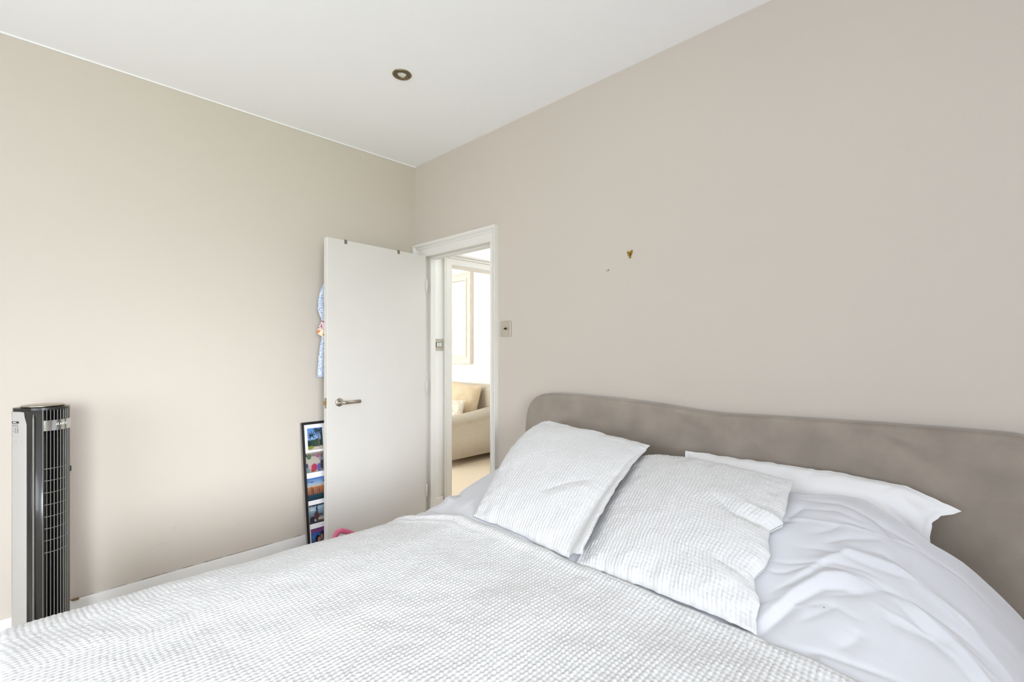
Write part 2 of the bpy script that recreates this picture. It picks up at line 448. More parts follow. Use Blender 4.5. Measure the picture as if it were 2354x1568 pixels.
def blot(name, base, ink, scale, th):
    m = mat(name, base, 0.7); nt = m.node_tree; b = nt.nodes['Principled BSDF']
    tc = nt.nodes.new('ShaderNodeTexCoord'); n = nt.nodes.new('ShaderNodeTexNoise'); n.inputs['Scale'].default_value = scale; n.inputs['Detail'].default_value = 1
    nt.links.new(tc.outputs['Object'], n.inputs['Vector'])
    r = nt.nodes.new('ShaderNodeValToRGB'); r.color_ramp.elements[0].position = th; r.color_ramp.elements[0].color = base
    r.color_ramp.elements[1].position = th+0.03; r.color_ramp.elements[1].color = ink
    nt.links.new(n.outputs['Fac'], r.inputs['Fac']); nt.links.new(r.outputs['Color'], b.inputs['Base Color'])
    return m
M['tag_pink'] = blot('white with pink print', rgb(240, 226, 224), rgb(178, 70, 120), 75, 0.53)
M['tag_orange'] = blot('cream with orange print', rgb(246, 228, 204), rgb(218, 128, 74), 42, 0.52)
o = tag_card('ribbon_panel', [(-0.757, 1.472), (-0.70, 1.46), (-0.70, 1.405), (-0.787, 1.416)], 0.118, M['tag_pink']); o['label'] = 'white panel with a pink print'
o = tag_card('hem_panel', [(-0.787, 1.414), (-0.70, 1.402), (-0.70, 1.352), (-0.752, 1.358), (-0.797, 1.384)], 0.119, M['tag_orange']); o['label'] = 'cream panel with an orange print'

# ------------------------------------------------------------------ multi photo frame leaning behind the door
fr_lean = math.atan2(0.097, 0.72)
# local frame: y along wall, z up the frame, x out of the face
fm = Matrix.Translation((0.133, -0.853, 0.003)) @ Matrix.Rotation(-fr_lean, 4, 'Y')
fw, fh, ft = 0.172, 0.830, 0.022
frame = thing('photo_frame', 'tall black photo frame with holiday pictures leaning on the wall behind the door', 'picture frame', (0.12, -0.70, 0.0))
def fbox(lo, hi, name, m, **k): return MB().box(lo, hi, mtx=fm, **k).build(name, m, frame)
mb = MB()
bw = 0.016
for lo, hi in (((-ft, 0, 0), (0, bw, fh)), ((-ft, fw-bw, 0), (0, fw, fh)), ((-ft, bw, 0), (0, fw-bw, bw)), ((-ft, bw, fh-bw), (0, fw-bw, fh))):
    mb.box(lo, hi, mi=0, mtx=fm)
mb.box((-ft+0.001, -0.0008, 0.0), (-0.002, 0.0, fh), mi=1, mtx=fm)
mb.build('moulding', [M['frame_black'], M['frame_side']], frame)
fbox((-0.012, bw, bw), (-0.008, fw-bw, fh-bw), 'mount_card', M['mount'])
def print_mat(name, stops, blobs, noise=0.25, nscale=28, vert=True):
    """flat printed photograph: vertical colour bands (UV v) and soft elliptical shapes (UV)"""
    m = bpy.data.materials.new(name); m.use_nodes = True; nt = m.node_tree; b = nt.nodes['Principled BSDF']
    b.inputs['Roughness'].default_value = 0.25
    k_ = 0.84
    stops = [(p_, tuple(q*k_ for q in c_)) for p_, c_ in stops]; blobs = [(bb[0], bb[1], bb[2], bb[3], tuple(q*k_ for q in bb[4]))+tuple(bb[5:]) for bb in blobs]
    uv = nt.nodes.new('ShaderNodeUVMap'); sp = nt.nodes.new('ShaderNodeSeparateXYZ'); nt.links.new(uv.outputs['UV'], sp.inputs[0])
    n = nt.nodes.new('ShaderNodeTexNoise'); n.inputs['Scale'].default_value = nscale; n.inputs['Detail'].default_value = 3
    nt.links.new(uv.outputs['UV'], n.inputs['Vector'])
    dst = nt.nodes.new('ShaderNodeVectorMath'); dst.operation = 'MULTIPLY_ADD'
    nt.links.new(n.outputs['Color'], dst.inputs[0]); dst.inputs[1].default_value = (noise*0.35, noise*0.35, 0); 
    off = nt.nodes.new('ShaderNodeVectorMath'); off.operation = 'ADD'; off.inputs[1].default_value = (-noise*0.175, -noise*0.175, 0)
    nt.links.new(uv.outputs['UV'], off.inputs[0]); nt.links.new(off.outputs[0], dst.inputs[2])
    s2 = nt.nodes.new('ShaderNodeSeparateXYZ'); nt.links.new(dst.outputs[0], s2.inputs[0])
    r = nt.nodes.new('ShaderNodeValToRGB'); els = r.color_ramp.elements
    els[0].position, els[0].color = stops[0][0], rgb(*stops[0][1]); els[1].position, els[1].color = stops[-1][0], rgb(*stops[-1][1])
    for p, c in stops[1:-1]:
        e = els.new(p); e.color = rgb(*c)
    nt.links.new(s2.outputs['Y'], r.inputs['Fac']); cur = r.outputs['Color']
    for bl_ in blobs:
        (u, v, ru, rv, c), ang = bl_[:5], (bl_[5] if len(bl_) > 5 else 0)
        sub = nt.nodes.new('ShaderNodeVectorMath'); sub.operation = 'SUBTRACT'; sub.inputs[1].default_value = (u, v, 0)
        nt.links.new(dst.outputs[0], sub.inputs[0])
        if ang:
            ro = nt.nodes.new('ShaderNodeVectorRotate'); ro.rotation_type = 'Z_AXIS'; ro.inputs['Angle'].default_value = math.radians(-ang)
            nt.links.new(sub.outputs[0], ro.inputs['Vector']); sub = ro
        sc = nt.nodes.new('ShaderNodeVectorMath'); sc.operation = 'MULTIPLY'; sc.inputs[1].default_value = (1/ru, 1/rv, 0)
        nt.links.new(sub.outputs[0], sc.inputs[0])
        ln = nt.nodes.new('ShaderNodeVectorMath'); ln.operation = 'LENGTH'; nt.links.new(sc.outputs[0], ln.inputs[0])
        mr = nt.nodes.new('ShaderNodeMapRange'); mr.inputs['From Min'].default_value = 1.1; mr.inputs['From Max'].default_value = 0.85
        nt.links.new(ln.outputs['Value'], mr.inputs['Value'])
        mx = nt.nodes.new('ShaderNodeMix'); mx.data_type = 'RGBA'
        nt.links.new(mr.outputs['Result'], mx.inputs[0]); nt.links.new(cur, mx.inputs[6]); mx.inputs[7].default_value = rgb(*c)
        cur = mx.outputs[2]
    nt.links.new(cur, b.inputs['Base Color'])
    return m
PM = [
 # palms
 print_mat('print of palms', [(0.0, (216, 208, 196)), (0.12, (222, 214, 204)), (0.18, (52, 66, 52)), (0.42, (44, 62, 64)), (0.50, (150, 190, 236)), (1.0, (98, 150, 232))],
   [(0.16, 0.13, 0.22, 0.09, (140, 152, 56)), (0.30, 0.33, 0.34, 0.13, (58, 78, 66)), (0.12, 0.30, 0.1, 0.12, (40, 58, 66)), (0.62, 0.34, 0.2, 0.18, (66, 84, 70))]
   +[(0.27+0.11*math.cos(math.radians(a_)), 0.67+0.09*math.sin(math.radians(a_)), 0.14, 0.026, (34, 52, 70), a_) for a_ in (8, 45, 95, 140, 172, 205, 235, 320)]
   +[(0.72+0.16*math.cos(math.radians(a_)), 0.90+0.10*math.sin(math.radians(a_)), 0.20, 0.030, (52, 70, 72), a_) for a_ in (15, 150, 175, 200, 225, 250, 275, 300, 330)]
   +[(0.74, 0.45, 0.035, 0.42, (116, 112, 100)), (0.93, 0.55, 0.07, 0.42, (60, 74, 72)), (0.6, 0.06, 0.28, 0.04, (214, 204, 190)), (0.86, 0.12, 0.14, 0.05, (205, 196, 182))], 0.10, 16),
 # beach chairs
 print_mat('print of a terrace', [(0.0, (150, 146, 146)), (0.3, (206, 198, 186)), (0.75, (200, 190, 176)), (0.85, (128, 112, 106)), (1.0, (196, 184, 178))],
   [(0.18, 0.80, 0.13, 0.15, (92, 112, 84)), (0.45, 0.24, 0.17, 0.20, (196, 60, 96)), (0.36, 0.12, 0.10, 0.10, (176, 74, 66)), (0.72, 0.22, 0.12, 0.22, (92, 104, 168)), (0.68, 0.80, 0.14, 0.12, (164, 112, 132)), (0.06, 0.36, 0.07, 0.12, (70, 84, 110)),
    (0.88, 0.45, 0.08, 0.4, (64, 56, 62)), (0.10, 0.14, 0.09, 0.12, (126, 150, 160)), (0.22, 0.28, 0.08, 0.05, (226, 160, 170)), (0.84, 0.62, 0.1, 0.1, (150, 140, 166)), (0.02, 0.86, 0.06, 0.06, (50, 62, 84))], 0.40, 18),
 # water and red rocks
 print_mat('print of a jetty', [(0.0, (26, 52, 70)), (0.24, (42, 76, 90)), (0.30, (150, 96, 74)), (0.42, (176, 112, 78)), (0.58, (196, 130, 88)), (0.62, (222, 196, 170)), (0.72, (176, 200, 226)), (1.0, (58, 120, 208))],
   [(0.26, 0.82, 0.12, 0.02, (44, 70, 120)), (0.08, 0.85, 0.09, 0.015, (60, 84, 130)), (0.30, 0.40, 0.03, 0.18, (70, 60, 66)), (0.22, 0.45, 0.02, 0.20, (96, 70, 66)), (0.66, 0.40, 0.02, 0.17, (76, 62, 62)), (0.55, 0.44, 0.02, 0.16, (120, 86, 70)), (0.95, 0.80, 0.07, 0.06, (44, 64, 96))], 0.12, 16),
 # people under a canopy
 print_mat('print of a boat deck', [(0.0, (40, 38, 48)), (0.2, (120, 112, 112)), (0.5, (110, 140, 160)), (0.85, (186, 210, 228)), (0.95, (60, 70, 86)), (1.0, (54, 60, 78))],
   [(0.45, 0.60, 0.05, 0.42, (40, 54, 84)), (0.42, 0.38, 0.15, 0.24, (92, 58, 58)), (0.18, 0.22, 0.14, 0.18, (44, 46, 60)), (0.72, 0.22, 0.24, 0.07, (204, 188, 166)), (0.88, 0.68, 0.04, 0.30, (56, 66, 84)), (0.20, 0.74, 0.13, 0.06, (214, 226, 236)), (0.66, 0.42, 0.12, 0.05, (72, 72, 68)), (0.33, 0.16, 0.05, 0.06, (200, 204, 210))], 0.34, 16),
 # two people at dusk
 print_mat('print of a couple at dusk', [(0.0, (40, 46, 78)), (0.4, (52, 84, 140)), (0.62, (62, 120, 200)), (0.78, (62, 92, 180)), (0.88, (150, 74, 120)), (1.0, (110, 70, 130))],
   [(0.16, 0.34, 0.14, 0.03, (140, 150, 190)), (0.38, 0.52, 0.15, 0.16, (40, 32, 40)), (0.46, 0.44, 0.09, 0.14, (196, 146, 124)), (0.40, 0.16, 0.13, 0.20, (204, 150, 120)), (0.66, 0.62, 0.13, 0.20, (30, 30, 46)), (0.62, 0.56, 0.07, 0.13, (190, 140, 112)), (0.78, 0.22, 0.16, 0.24, (206, 180, 40)), (0.60, 0.14, 0.07, 0.2, (50, 96, 60))], 0.10, 14),
]
def photo(i, y0, y1, z0, z1):
    co = [fm @ Vector(p) for p in ((-0.0072, y0, z0), (-0.0072, y1, z0), (-0.0072, y1, z1), (-0.0072, y0, z1))]
    bk = [fm @ Vector(p) for p in ((-0.0078, y0, z0), (-0.0078, y1, z0), (-0.0078, y1, z1), (-0.0078, y0, z1))]
    me = bpy.data.meshes.new('photo_print'); me.from_pydata([tuple(c) for c in co+bk], [], [(0, 1, 2, 3), (7, 6, 5, 4), (0, 4, 5, 1), (1, 5, 6, 2), (2, 6, 7, 3), (3, 7, 4, 0)])
    uvl = me.uv_layers.new(name='UVMap'); q = [(0, 0), (1, 0), (1, 1), (0, 1)]
    vu = {k: q[k % 4] for k in range(8)}
    for l in me.loops: uvl.data[l.index].uv = vu[l.vertex_index]
    o = link('photo_print', me, PM[i], frame)
    o['label'] = ['photo of palm trees under a blue sky', 'photo of a busy terrace with a red chair', 'photo of red posts above blue water', 'photo of people under a canopy', 'photo of a couple at dusk'][i]
PH = [(0.652, 0.790, 0.036), (0.515, 0.640, 0.018), (0.345, 0.482, 0.018), (0.205, 0.318, 0.020), (0.045, 0.175, 0.026)]
for i, (z0, z1, y0) in enumerate(PH): photo(i, y0, 0.132, z0, z1)

# ------------------------------------------------------------------ light switches, hook, chips on the walls
sw = thing('light_switch', 'brushed steel toggle switch plate on the beige wall right of the door', 'light switch', (0.975, 0.0, 1.41))
MB().box((0.931, -0.0075, 1.363), (1.019, 0.0, 1.457), bevel=0.002).build('plate', M['steel'], sw)
MB().lathe([(0.0, -0.0095), (0.007, -0.0095), (0.008, -0.007)], (0.976, 0, 1.411), axis='Y', n=18).tube([(0.976, -0.008, 1.411), (0.979, -0.022, 1.409)], [0.0035, 0.0045], n=10).build('toggle', M['black'], sw)
hs = thing('hall_switch', 'steel switch plate with rockers on the white hall wall seen through the doorway', 'light switch', (0.0, 0.22, 1.32))
MB().box((0.0, 0.177, 1.273), (0.007, 0.262, 1.366), bevel=0.0015).build('plate', M['steel'], hs)
MB().box((0.0065, 0.190, 1.300), (0.0078, 0.246, 1.338)).build('rocker_surround', M['black'], hs)
for k in range(3):
    MB().box((0.0078, 0.196+0.0165*k, 1.303), (0.0115, 0.208+0.0165*k, 1.335), bevel=0.001).build('rocker', M['print_white'], hs)
# brass picture hook left in the wall
pk = thing('picture_hook', 'small brass picture hook left in the bare wall above the bed', 'hook', (1.823, 0.0, 1.745))
mb = MB()
poly = [(1.808, 1.765), (1.816, 1.760), (1.824, 1.760), (1.832, 1.767), (1.838, 1.766), (1.836, 1.752), (1.829, 1.738), (1.828, 1.727), (1.819, 1.727), (1.818, 1.738), (1.810, 1.750)]
a = [mb.bm.verts.new((x, -0.003, z)) for x, z in poly]; b = [mb.bm.verts.new((x, 0.0, z)) for x, z in poly]
mb.bm.faces.new(a); mb.bm.faces.new(b[::-1])
for k in range(len(poly)): mb.bm.faces.new((a[k], a[(k+1) % len(poly)], b[(k+1) % len(poly)], b[k]))
mb.build('hook_plate', M['brass'], pk)
MB().tube([(1.823, -0.002, 1.750), (1.823, -0.012, 1.746), (1.823, -0.015, 1.740)], [0.005, 0.0045, 0.004], n=10).build('nail_head', M['brass'], pk)
mb = MB()
mb.box((1.6905, -0.0012, 1.677), (1.693, 0.0, 1.687)).box((1.699, -0.0012, 1.678), (1.7025, 0.0, 1.688)).box((1.7026, -0.0012, 1.684), (1.7065, 0.0, 1.688))
mb.build('paint_chip', M['steel_dark'], wb)
mb = MB()
for y, z, dy, dz, a in ((-1.354, 1.312, 0.0012, 0.0012, 0), (-1.62, 0.235, 0.0012, 0.0012, 0), (-1.86, 0.785, 0.0011, 0.0013, 0), (-1.555, 0.275, 0.013, 0.0006, 4), (-1.50, 0.345, 0.009, 0.0007, 60), (-1.20, 0.285, 0.0006, 0.011, 5), (-1.255, 0.27, 0.005, 0.0006, 20)):
    mb.box((-0.0003, -dy, -dz), (0.0005, dy, dz), mtx=Matrix.Translation((0, y, z)) @ Matrix.Rotation(math.radians(a), 4, 'X'))
M['scuff'] = mat('faint scuff', rgb(158, 148, 138), 0.8)
mb.build('wall_mark', M['scuff'], bpy.data.objects['wall_left'])

# ------------------------------------------------------------------ ceiling downlight
dl = thing('ceiling_downlight', 'antique brass recessed downlight in the white ceiling', 'ceiling light', (0.971, -0.735, H-0.008))
c0 = (0.971, -0.735, H)
MB().lathe([(0.046, 0.0), (0.047, -0.003), (0.043, -0.006), (0.036, -0.0065), (0.035, -0.0045), (0.0335, -0.0045), (0.0325, -0.0075), (0.029, -0.008), (0.025, -0.004), (0.0235, -0.001), (0.0235, 0.0)], c0).build('trim_ring', M['brass_old'], dl)
MB().lathe([(0.0, -0.0036), (0.012, -0.0034), (0.020, -0.0026), (0.0232, -0.0010), (0.0232, 0.0)], c0).build('lamp_lens', M['bulb'], dl)

# ------------------------------------------------------------------ tower fan
fan = thing('tower_fan', 'tall black and white tower fan with a ribbed grille beside the left wall', 'fan', (0.25, -1.991, 0.0), math.radians(45))
fan.scale = (0.8, 0.8, 1.0)
R0 = 0.088; CX = 0.012
def arc(r, a0, a1, n, cx=CX): return [(cx+r*math.cos(math.radians(a0+(a1-a0)*k/(n-1))), r*math.sin(math.radians(a0+(a1-a0)*k/(n-1)))) for k in range(n)]
MB().lathe([(0.0, 0.0), (0.135, 0.0), (0.14, 0.006), (0.135, 0.018), (0.10, 0.03), (0.06, 0.045), (0.0, 0.045)], (0, 0, 0)).build('base', M['black'], fan, world=False)
# black body shell, open at the front grille
body = arc(R0, 52, 88, 16)+[(-0.03, 0.088), (-0.07, 0.084), (-0.098, 0.06), (-0.106, 0.0), (-0.098, -0.06), (-0.07, -0.084), (-0.03, -0.088)]+arc(R0, -88, -52, 16)
inner = [(CX+0.060*math.cos(math.radians(a)), 0.060*math.sin(math.radians(a))) for a in (-48, -20, 0, 20, 48)]
MB().prism(body+inner, 0.045, 1.040, smooth_side=True).build('body', M['grey_plastic'], fan, world=False)
# inner dark core behind the bars
MB().prism(arc(0.0655, -62, 62, 14)+[(CX-0.02, 0.05), (CX-0.02, -0.05)], 0.06, 1.03).build('grille_backing', M['black_matt'], fan, world=False)
# top cap: collar and disc
capp = arc(R0+0.001, -90, 90, 28)+[(-0.03, 0.0885), (-0.07, 0.085), (-0.099, 0.061), (-0.107, 0.0), (-0.099, -0.061), (-0.07, -0.085), (-0.03, -0.0885)]
MB().prism(capp, 1.040, 1.050).build('top_cap', M['grey_plastic'], fan, world=False)
MB().lathe([(0.0, 1.0505), (0.080, 1.0505), (0.083, 1.053), (0.083, 1.0555), (0.080, 1.0575), (0.0, 1.058)], (-0.005, 0, 0), n=56).build('top_disc', M['nickel'], fan, world=False)
# white side shells, rounded at the top
for s in (-1, 1):
    V = []; n = 26
    prof = [(-0.106, 0.002), (-0.101, 0.055), (-0.092, 0.072), (-0.07, 0.0868), (-0.04, 0.0905), (-0.012, 0.0912), (0.001, 0.0905)]
    zb = 0.06
    ztop = [1.036, 1.036, 1.036, 1.036, 1.036, 1.034, 1.014]
    mb = MB()
    lo = [mb.bm.verts.new((x, s*y, zb)) for x, y in prof]; rows = [lo]
    for q in (0.5, 0.9, 0.97, 1.0):
        rows.append([mb.bm.verts.new((x-(0.010 if (k == 6 and q == 1.0) else 0), s*y, zb+(zt-zb)*q + (0.0 if q < 1 else 0))) for k, ((x, y), zt) in enumerate(zip(prof, ztop))])
    for r0, r1 in zip(rows, rows[1:]):
        for k in range(len(prof)-1):
            f = mb.bm.faces.new((r0[k], r0[k+1], r1[k+1], r1[k])); f.smooth = False
    r = bmesh.ops.extrude_face_region(mb.bm, geom=mb.bm.faces[:])
    for v in [g for g in r['geom'] if isinstance(g, bmesh.types.BMVert)]:
        v.co.y -= s*0.003
    o = mb.build('side_panel', M['white_plastic'], fan, world=False); o['label'] = 'white plastic side panel'
    MB().tube([(CX+0.0915*math.cos(math.radians(s*76)), s*0.0915*math.sin(math.radians(76)), z) for z in (0.06, 0.5, 1.0, 1.025)], [0.004, 0.004, 0.004, 0.002], n=8).build('edge_bead', M['rib'], fan, world=False)
# grille bars
for k in range(13):
    a = math.radians(-54+9*k)
    mx = Matrix.Translation((CX, 0, 0)) @ Matrix.Rotation(a, 4, 'Z')
    MB().box((0.0845, -0.0012, 0.055), (R0+0.001, 0.0012, 1.040), mtx=mx).build('grille_bar', M['rib'], fan, world=False)
for k in range(8):
    z = 0.46+0.0485*k
    MB().prism(arc(0.081, -56, 56, 15)+arc(0.0775, 56, -56, 15), z, z+0.0025).build('grille_hoop', M['rib'], fan, world=False)
# curved silver badge
MB().prism(arc(R0+0.0045, -52, 52, 48)+arc(R0+0.0012, 52, -52, 48), 0.956, 0.998, smooth_side=False).build('badge', M['chrome'], fan, world=False)
mb = MB(); hts = (0.006, 0.010, 0.006, 0.006, 0.011, 0.010, 0.011)
for k, h in enumerate(hts):
    a = math.radians(-22+5.2*k); mx = Matrix.Translation((CX, 0, 0)) @ Matrix.Rotation(a, 4, 'Z')
    mb.box((R0+0.0042, -0.0024, 0.977), (R0+0.0052, -0.0008, 0.977+h), mtx=mx)
    mb.box((R0+0.0042, -0.0008, 0.977 if k % 2 else 0.9815), (R0+0.0052, 0.0026, 0.9787 if k % 2 else 0.983), mtx=mx)
    if k in (0, 2, 3): mb.box((R0+0.0042, 0.0012, 0.977), (R0+0.0052, 0.0026, 0.983), mtx=mx)
mb.build('lettering', M['print_white'], fan, world=False)
# printed safety label on the white side panel
LT = Matrix.Translation((-0.040, -0.0905, 0)) @ Matrix.Rotation(math.radians(-7.0), 4, 'Z') @ Matrix.Translation((0.052, 0.0905, 0)) @ Matrix.Translation((0,0,0))
mb = MB()
mb.box((-0.085, -0.0922, 0.990), (-0.048, -0.0905, 0.998), mi=0).box((-0.079, -0.0925, 0.993), (-0.060, -0.0921, 0.9955), mi=1)
for z in (0.9825, 0.977): mb.box((-0.083, -0.0922, z), (-0.052, -0.0905, z+0.0028), mi=2)
mb.box((-0.083, -0.0922, 0.956), (-0.0725, -0.0905, 0.958), mi=2).box((-0.083, -0.0922, 0.966), (-0.076, -0.0905, 0.968), mi=2)
for b_ in (((-0.068, 0.951), (-0.051, 0.953)), ((-0.068, 0.970), (-0.051, 0.972)), ((-0.068, 0.951), (-0.0665, 0.972)), ((-0.0525, 0.951), (-0.051, 0.972)), ((-0.060, 0.958), (-0.055, 0.965))):
    mb.box((b_[0][0], -0.0922, b_[0][1]), (b_[1][0], -0.0905, b_[1][1]), mi=2)
bmesh.ops.transform(mb.bm, matrix=LT, verts=mb.bm.verts[:])
mb.build('safety_label', [M['print_black'], M['print_white'], M['print_grey']], fan, world=False)
MB().box((-0.068, -0.0925, 0.915), (-0.022, -0.088, 0.920)).build('panel_latch', M['white_plastic'], fan, world=False)
# navy remote clipped behind the fan
MB().box((0.028, 0.076, 0.760), (0.050, 0.101, 0.784), bevel=0.003).build('remote_clip', M['navy'], fan, world=False)

# ------------------------------------------------------------------ pink toy pushchair handle beside the bed
toy = thing('push_toy', 'pink curved tube handle of a toy between the bed and the white door', 'toy', (0.62, -0.84, 0.0))
mb = MB()
pts = [(0.60, -0.909, 0.02), (0.60, -0.909, 0.15), (0.60, -0.908, 0.26), (0.60, -0.905, 0.296), (0.60, -0.893, 0.314), (0.60, -0.872, 0.316), (0.60, -0.84, 0.302), (0.60, -0.79, 0.267), (0.60, -0.755, 0.235), (0.60, -0.742, 0.20), (0.60, -0.74, 0.02)]
mb.tube(pts, 0.0145, n=14); mb.build('handle', M['pink'], toy)
MB().box((0.595, -0.895, 0.10), (0.603, -0.755, 0.245), bevel=0.003).build('fabric_seat', M['print_white'], toy)
for yy in (-0.909, -0.74):
    MB().lathe([(0.0, -0.012), (0.035, -0.012), (0.038, -0.006), (0.038, 0.006), (0.035, 0.012), (0.0, 0.012)], (0.60, yy, 0.038), axis='Y', n=20).build('wheel', M['black'], toy)

# ------------------------------------------------------------------ bed
bed = thing('bed', 'wide double bed with a taupe velvet headboard against the beige wall', 'bed', (2.16, -1.1, 0.0))
# headboard outline (x, z) front
hb_top = [(1.196, 0.10), (1.197, 0.60), (1.199, 0.839), (1.209, 0.938), (1.228, 0.980), (1.252, 1.008), (1.283, 1.029), (1.316, 1.041), (1.396, 1.049), (1.535, 1.051), (1.768, 1.048), (1.993, 1.040),
          (2.10, 1.032), (2.188, 1.024), (2.277, 1.021), (2.36, 1.025), (2.512, 1.031), (2.768, 1.039), (2.976, 1.043), (3.112, 1.043), (3.16, 1.035), (3.19, 1.014), (3.21, 0.97), (3.215, 0.90), (3.216, 0.10)]
def headboard():
    pts = np.array(hb_top); seg = np.r_[0, np.cumsum(np.hypot(*np.diff(pts, axis=0).T))]
    s = np.linspace(0, seg[-1], 420); X = np.interp(s, seg, pts[:, 0]); Z = np.interp(s, seg, pts[:, 1])
    k = np.exp(-0.5*(np.arange(-12, 13)/4.0)**2); k /= k.sum()
    Xs = np.convolve(np.pad(X, 12, 'edge'), k, 'valid'); Zs = np.convolve(np.pad(Z, 12, 'edge'), k, 'valid')
    tx = np.gradient(Xs); tz = np.gradient(Zs); L = np.hypot(tx, tz); nx, nz = -tz/L, tx/L     # outward is left of travel
    # cross section from the back edge over the rolled rim to the front face, then inwards
    rim = []; r = 0.022
    rim.append((0.0, -0.012)); rim.append((0.0, -0.085+r))
    for a in np.linspace(0, 90, 7)[1:]:
        rim.append((-r*(1-math.cos(math.radians(a))), -0.085+r-r*math.sin(math.radians(a))))
    # rim entries: (offset along outward normal, y)
    ins = [0.03, 0.05, 0.08, 0.12, 0.17, 0.22]
    rows = []
    for off, y in rim: rows.append(np.stack([Xs+nx*off, np.full_like(Xs, y), Zs+nz*off], 1))
    cx = np.clip(Xs, 1.45, 2.95)
    base_off = -r
    for q in np.linspace(0, 1, 40)[1:]:
        # move from the rim towards a horizontal spine line at z=.45
        P0 = np.stack([Xs+nx*base_off, Zs+nz*base_off], 1); P1 = np.stack([cx, np.full_like(cx, 0.45)], 1)
        P = P0*(1-q)+P1*q
        bul = 0.012*(1-np.exp(-q*8))
        wr = 0.0065*np.exp(-((P[:, 1]-P0[:, 1])/0.11)**2)*fbm(P[:, 0]*9+P[:, 1]*14, P[:, 1]*10, 5, 3)*(P[:, 0] > 2.1)
        wr = wr + 0.0016*fbm(P[:, 0]*5, P[:, 1]*6, 8, 2)
        rows.append(np.stack([P[:, 0], -0.085-bul-wr, P[:, 1]], 1))
    A = np.stack(rows, 0); nr, ns = A.shape[:2]
    V = A.reshape(-1, 3); Fc = grid_faces(nr, ns, 0, True)
    me = mesh_np('headboard', V, Fc)
    # back panel
    me2 = link('headboard', me, M['velvet'], bed)
    return me2
headboard()
MB().box((1.22, -0.012, 0.10), (3.20, -0.002, 1.0)).build('headboard_back', M['bedbase'], bed)
MB().box((1.215, -2.10, 0.09), (3.10, -0.11, 0.30), bevel=0.02).build('bed_base', M['bedbase'], bed)
MB().box((1.245, -2.08, 0.305), (3.05, -0.115, 0.522), bevel=0.05, seg=4).build('mattress', M['mattress'], bed)
for x in (1.30, 3.02):
    for y in (-2.0, -0.25):
        MB().lathe([(0.0, 0.0), (0.022, 0.0), (0.03, 0.09), (0.0, 0.09)], (x, y, 0.0), n=16).build('leg', M['foot'], bed)

# --- shared cross section of the bedding over the mattress
cross = np.array([(1.140, 0.20), (1.146, 0.36), (1.160, 0.46), (1.186, 0.530), (1.235, 0.566), (1.32, 0.588), (1.48, 0.598), (1.8, 0.602), (2.16, 0.604), (2.6, 0.602), (2.86, 0.600), (3.00, 0.590),
                  (3.085, 0.566), (3.13, 0.530), (3.156, 0.46), (3.170, 0.36), (3.176, 0.20)])
def resample(P, n, sig=0.02):
    seg = np.r_[0, np.cumsum(np.hypot(*np.diff(P, axis=0).T))]
    m = 4000; s = np.linspace(0, seg[-1], m); X = np.interp(s, seg, P[:, 0]); Z = np.interp(s, seg, P[:, 1])
    w = int(sig/(seg[-1]/m)*3); k = np.exp(-0.5*(np.arange(-w, w+1)/(w/3))**2); k /= k.sum()
    X = np.convolve(np.pad(X, w, 'edge'), k, 'valid'); Z = np.convolve(np.pad(Z, w, 'edge'), k, 'valid')
    sg = np.r_[0, np.cumsum(np.hypot(np.diff(X), np.diff(Z)))]
    t = np.linspace(0, sg[-1], n); X = np.interp(t, sg, X); Z = np.interp(t, sg, Z)
    return t, X, Z
def mound(x, y):
    """rise of the plain duvet over the sleeping pillows at the head end"""
    yp = [-1.4, -0.98, -0.88, -0.80, -0.72, -0.6, -0.5, -0.4, -0.32, -0.25, -0.18, -0.10]
    zp = [0.0, 0.004, 0.018, 0.045, 0.078, 0.128, 0.168, 0.205, 0.228, 0.236, 0.225, 0.19]
    f = np.arange(-1.5, 0.0, 0.005); g = np.interp(f, yp, zp)
    k = np.exp(-0.5*(np.arange(-12, 13)/5.0)**2); k /= k.sum(); g = np.convolve(np.pad(g, 12, 'edge'), k, 'valid')
    w = np.interp(x, [1.14, 1.19, 1.24, 1.36, 1.5, 1.65, 2.55, 2.76, 2.90, 2.99, 3.08, 3.14, 3.18], [0.0, 0.14, 0.36, 0.60, 0.76, 0.84, 1.0, 1.0, 0.86, 0.64, 0.33, 0.14, 0.0])
    return np.interp(y, f, g)*w
def sag(x, y):
    g = np.interp(y, [-2.2, -1.9, -1.3, -0.95, -0.7, -0.4], [0.004, 0.010, 0.022, 0.034, 0.030, 0.0])
    f = np.clip((1.62-x)/0.40, 0, 1); f = f*f*(3-2*f)
    return g*f
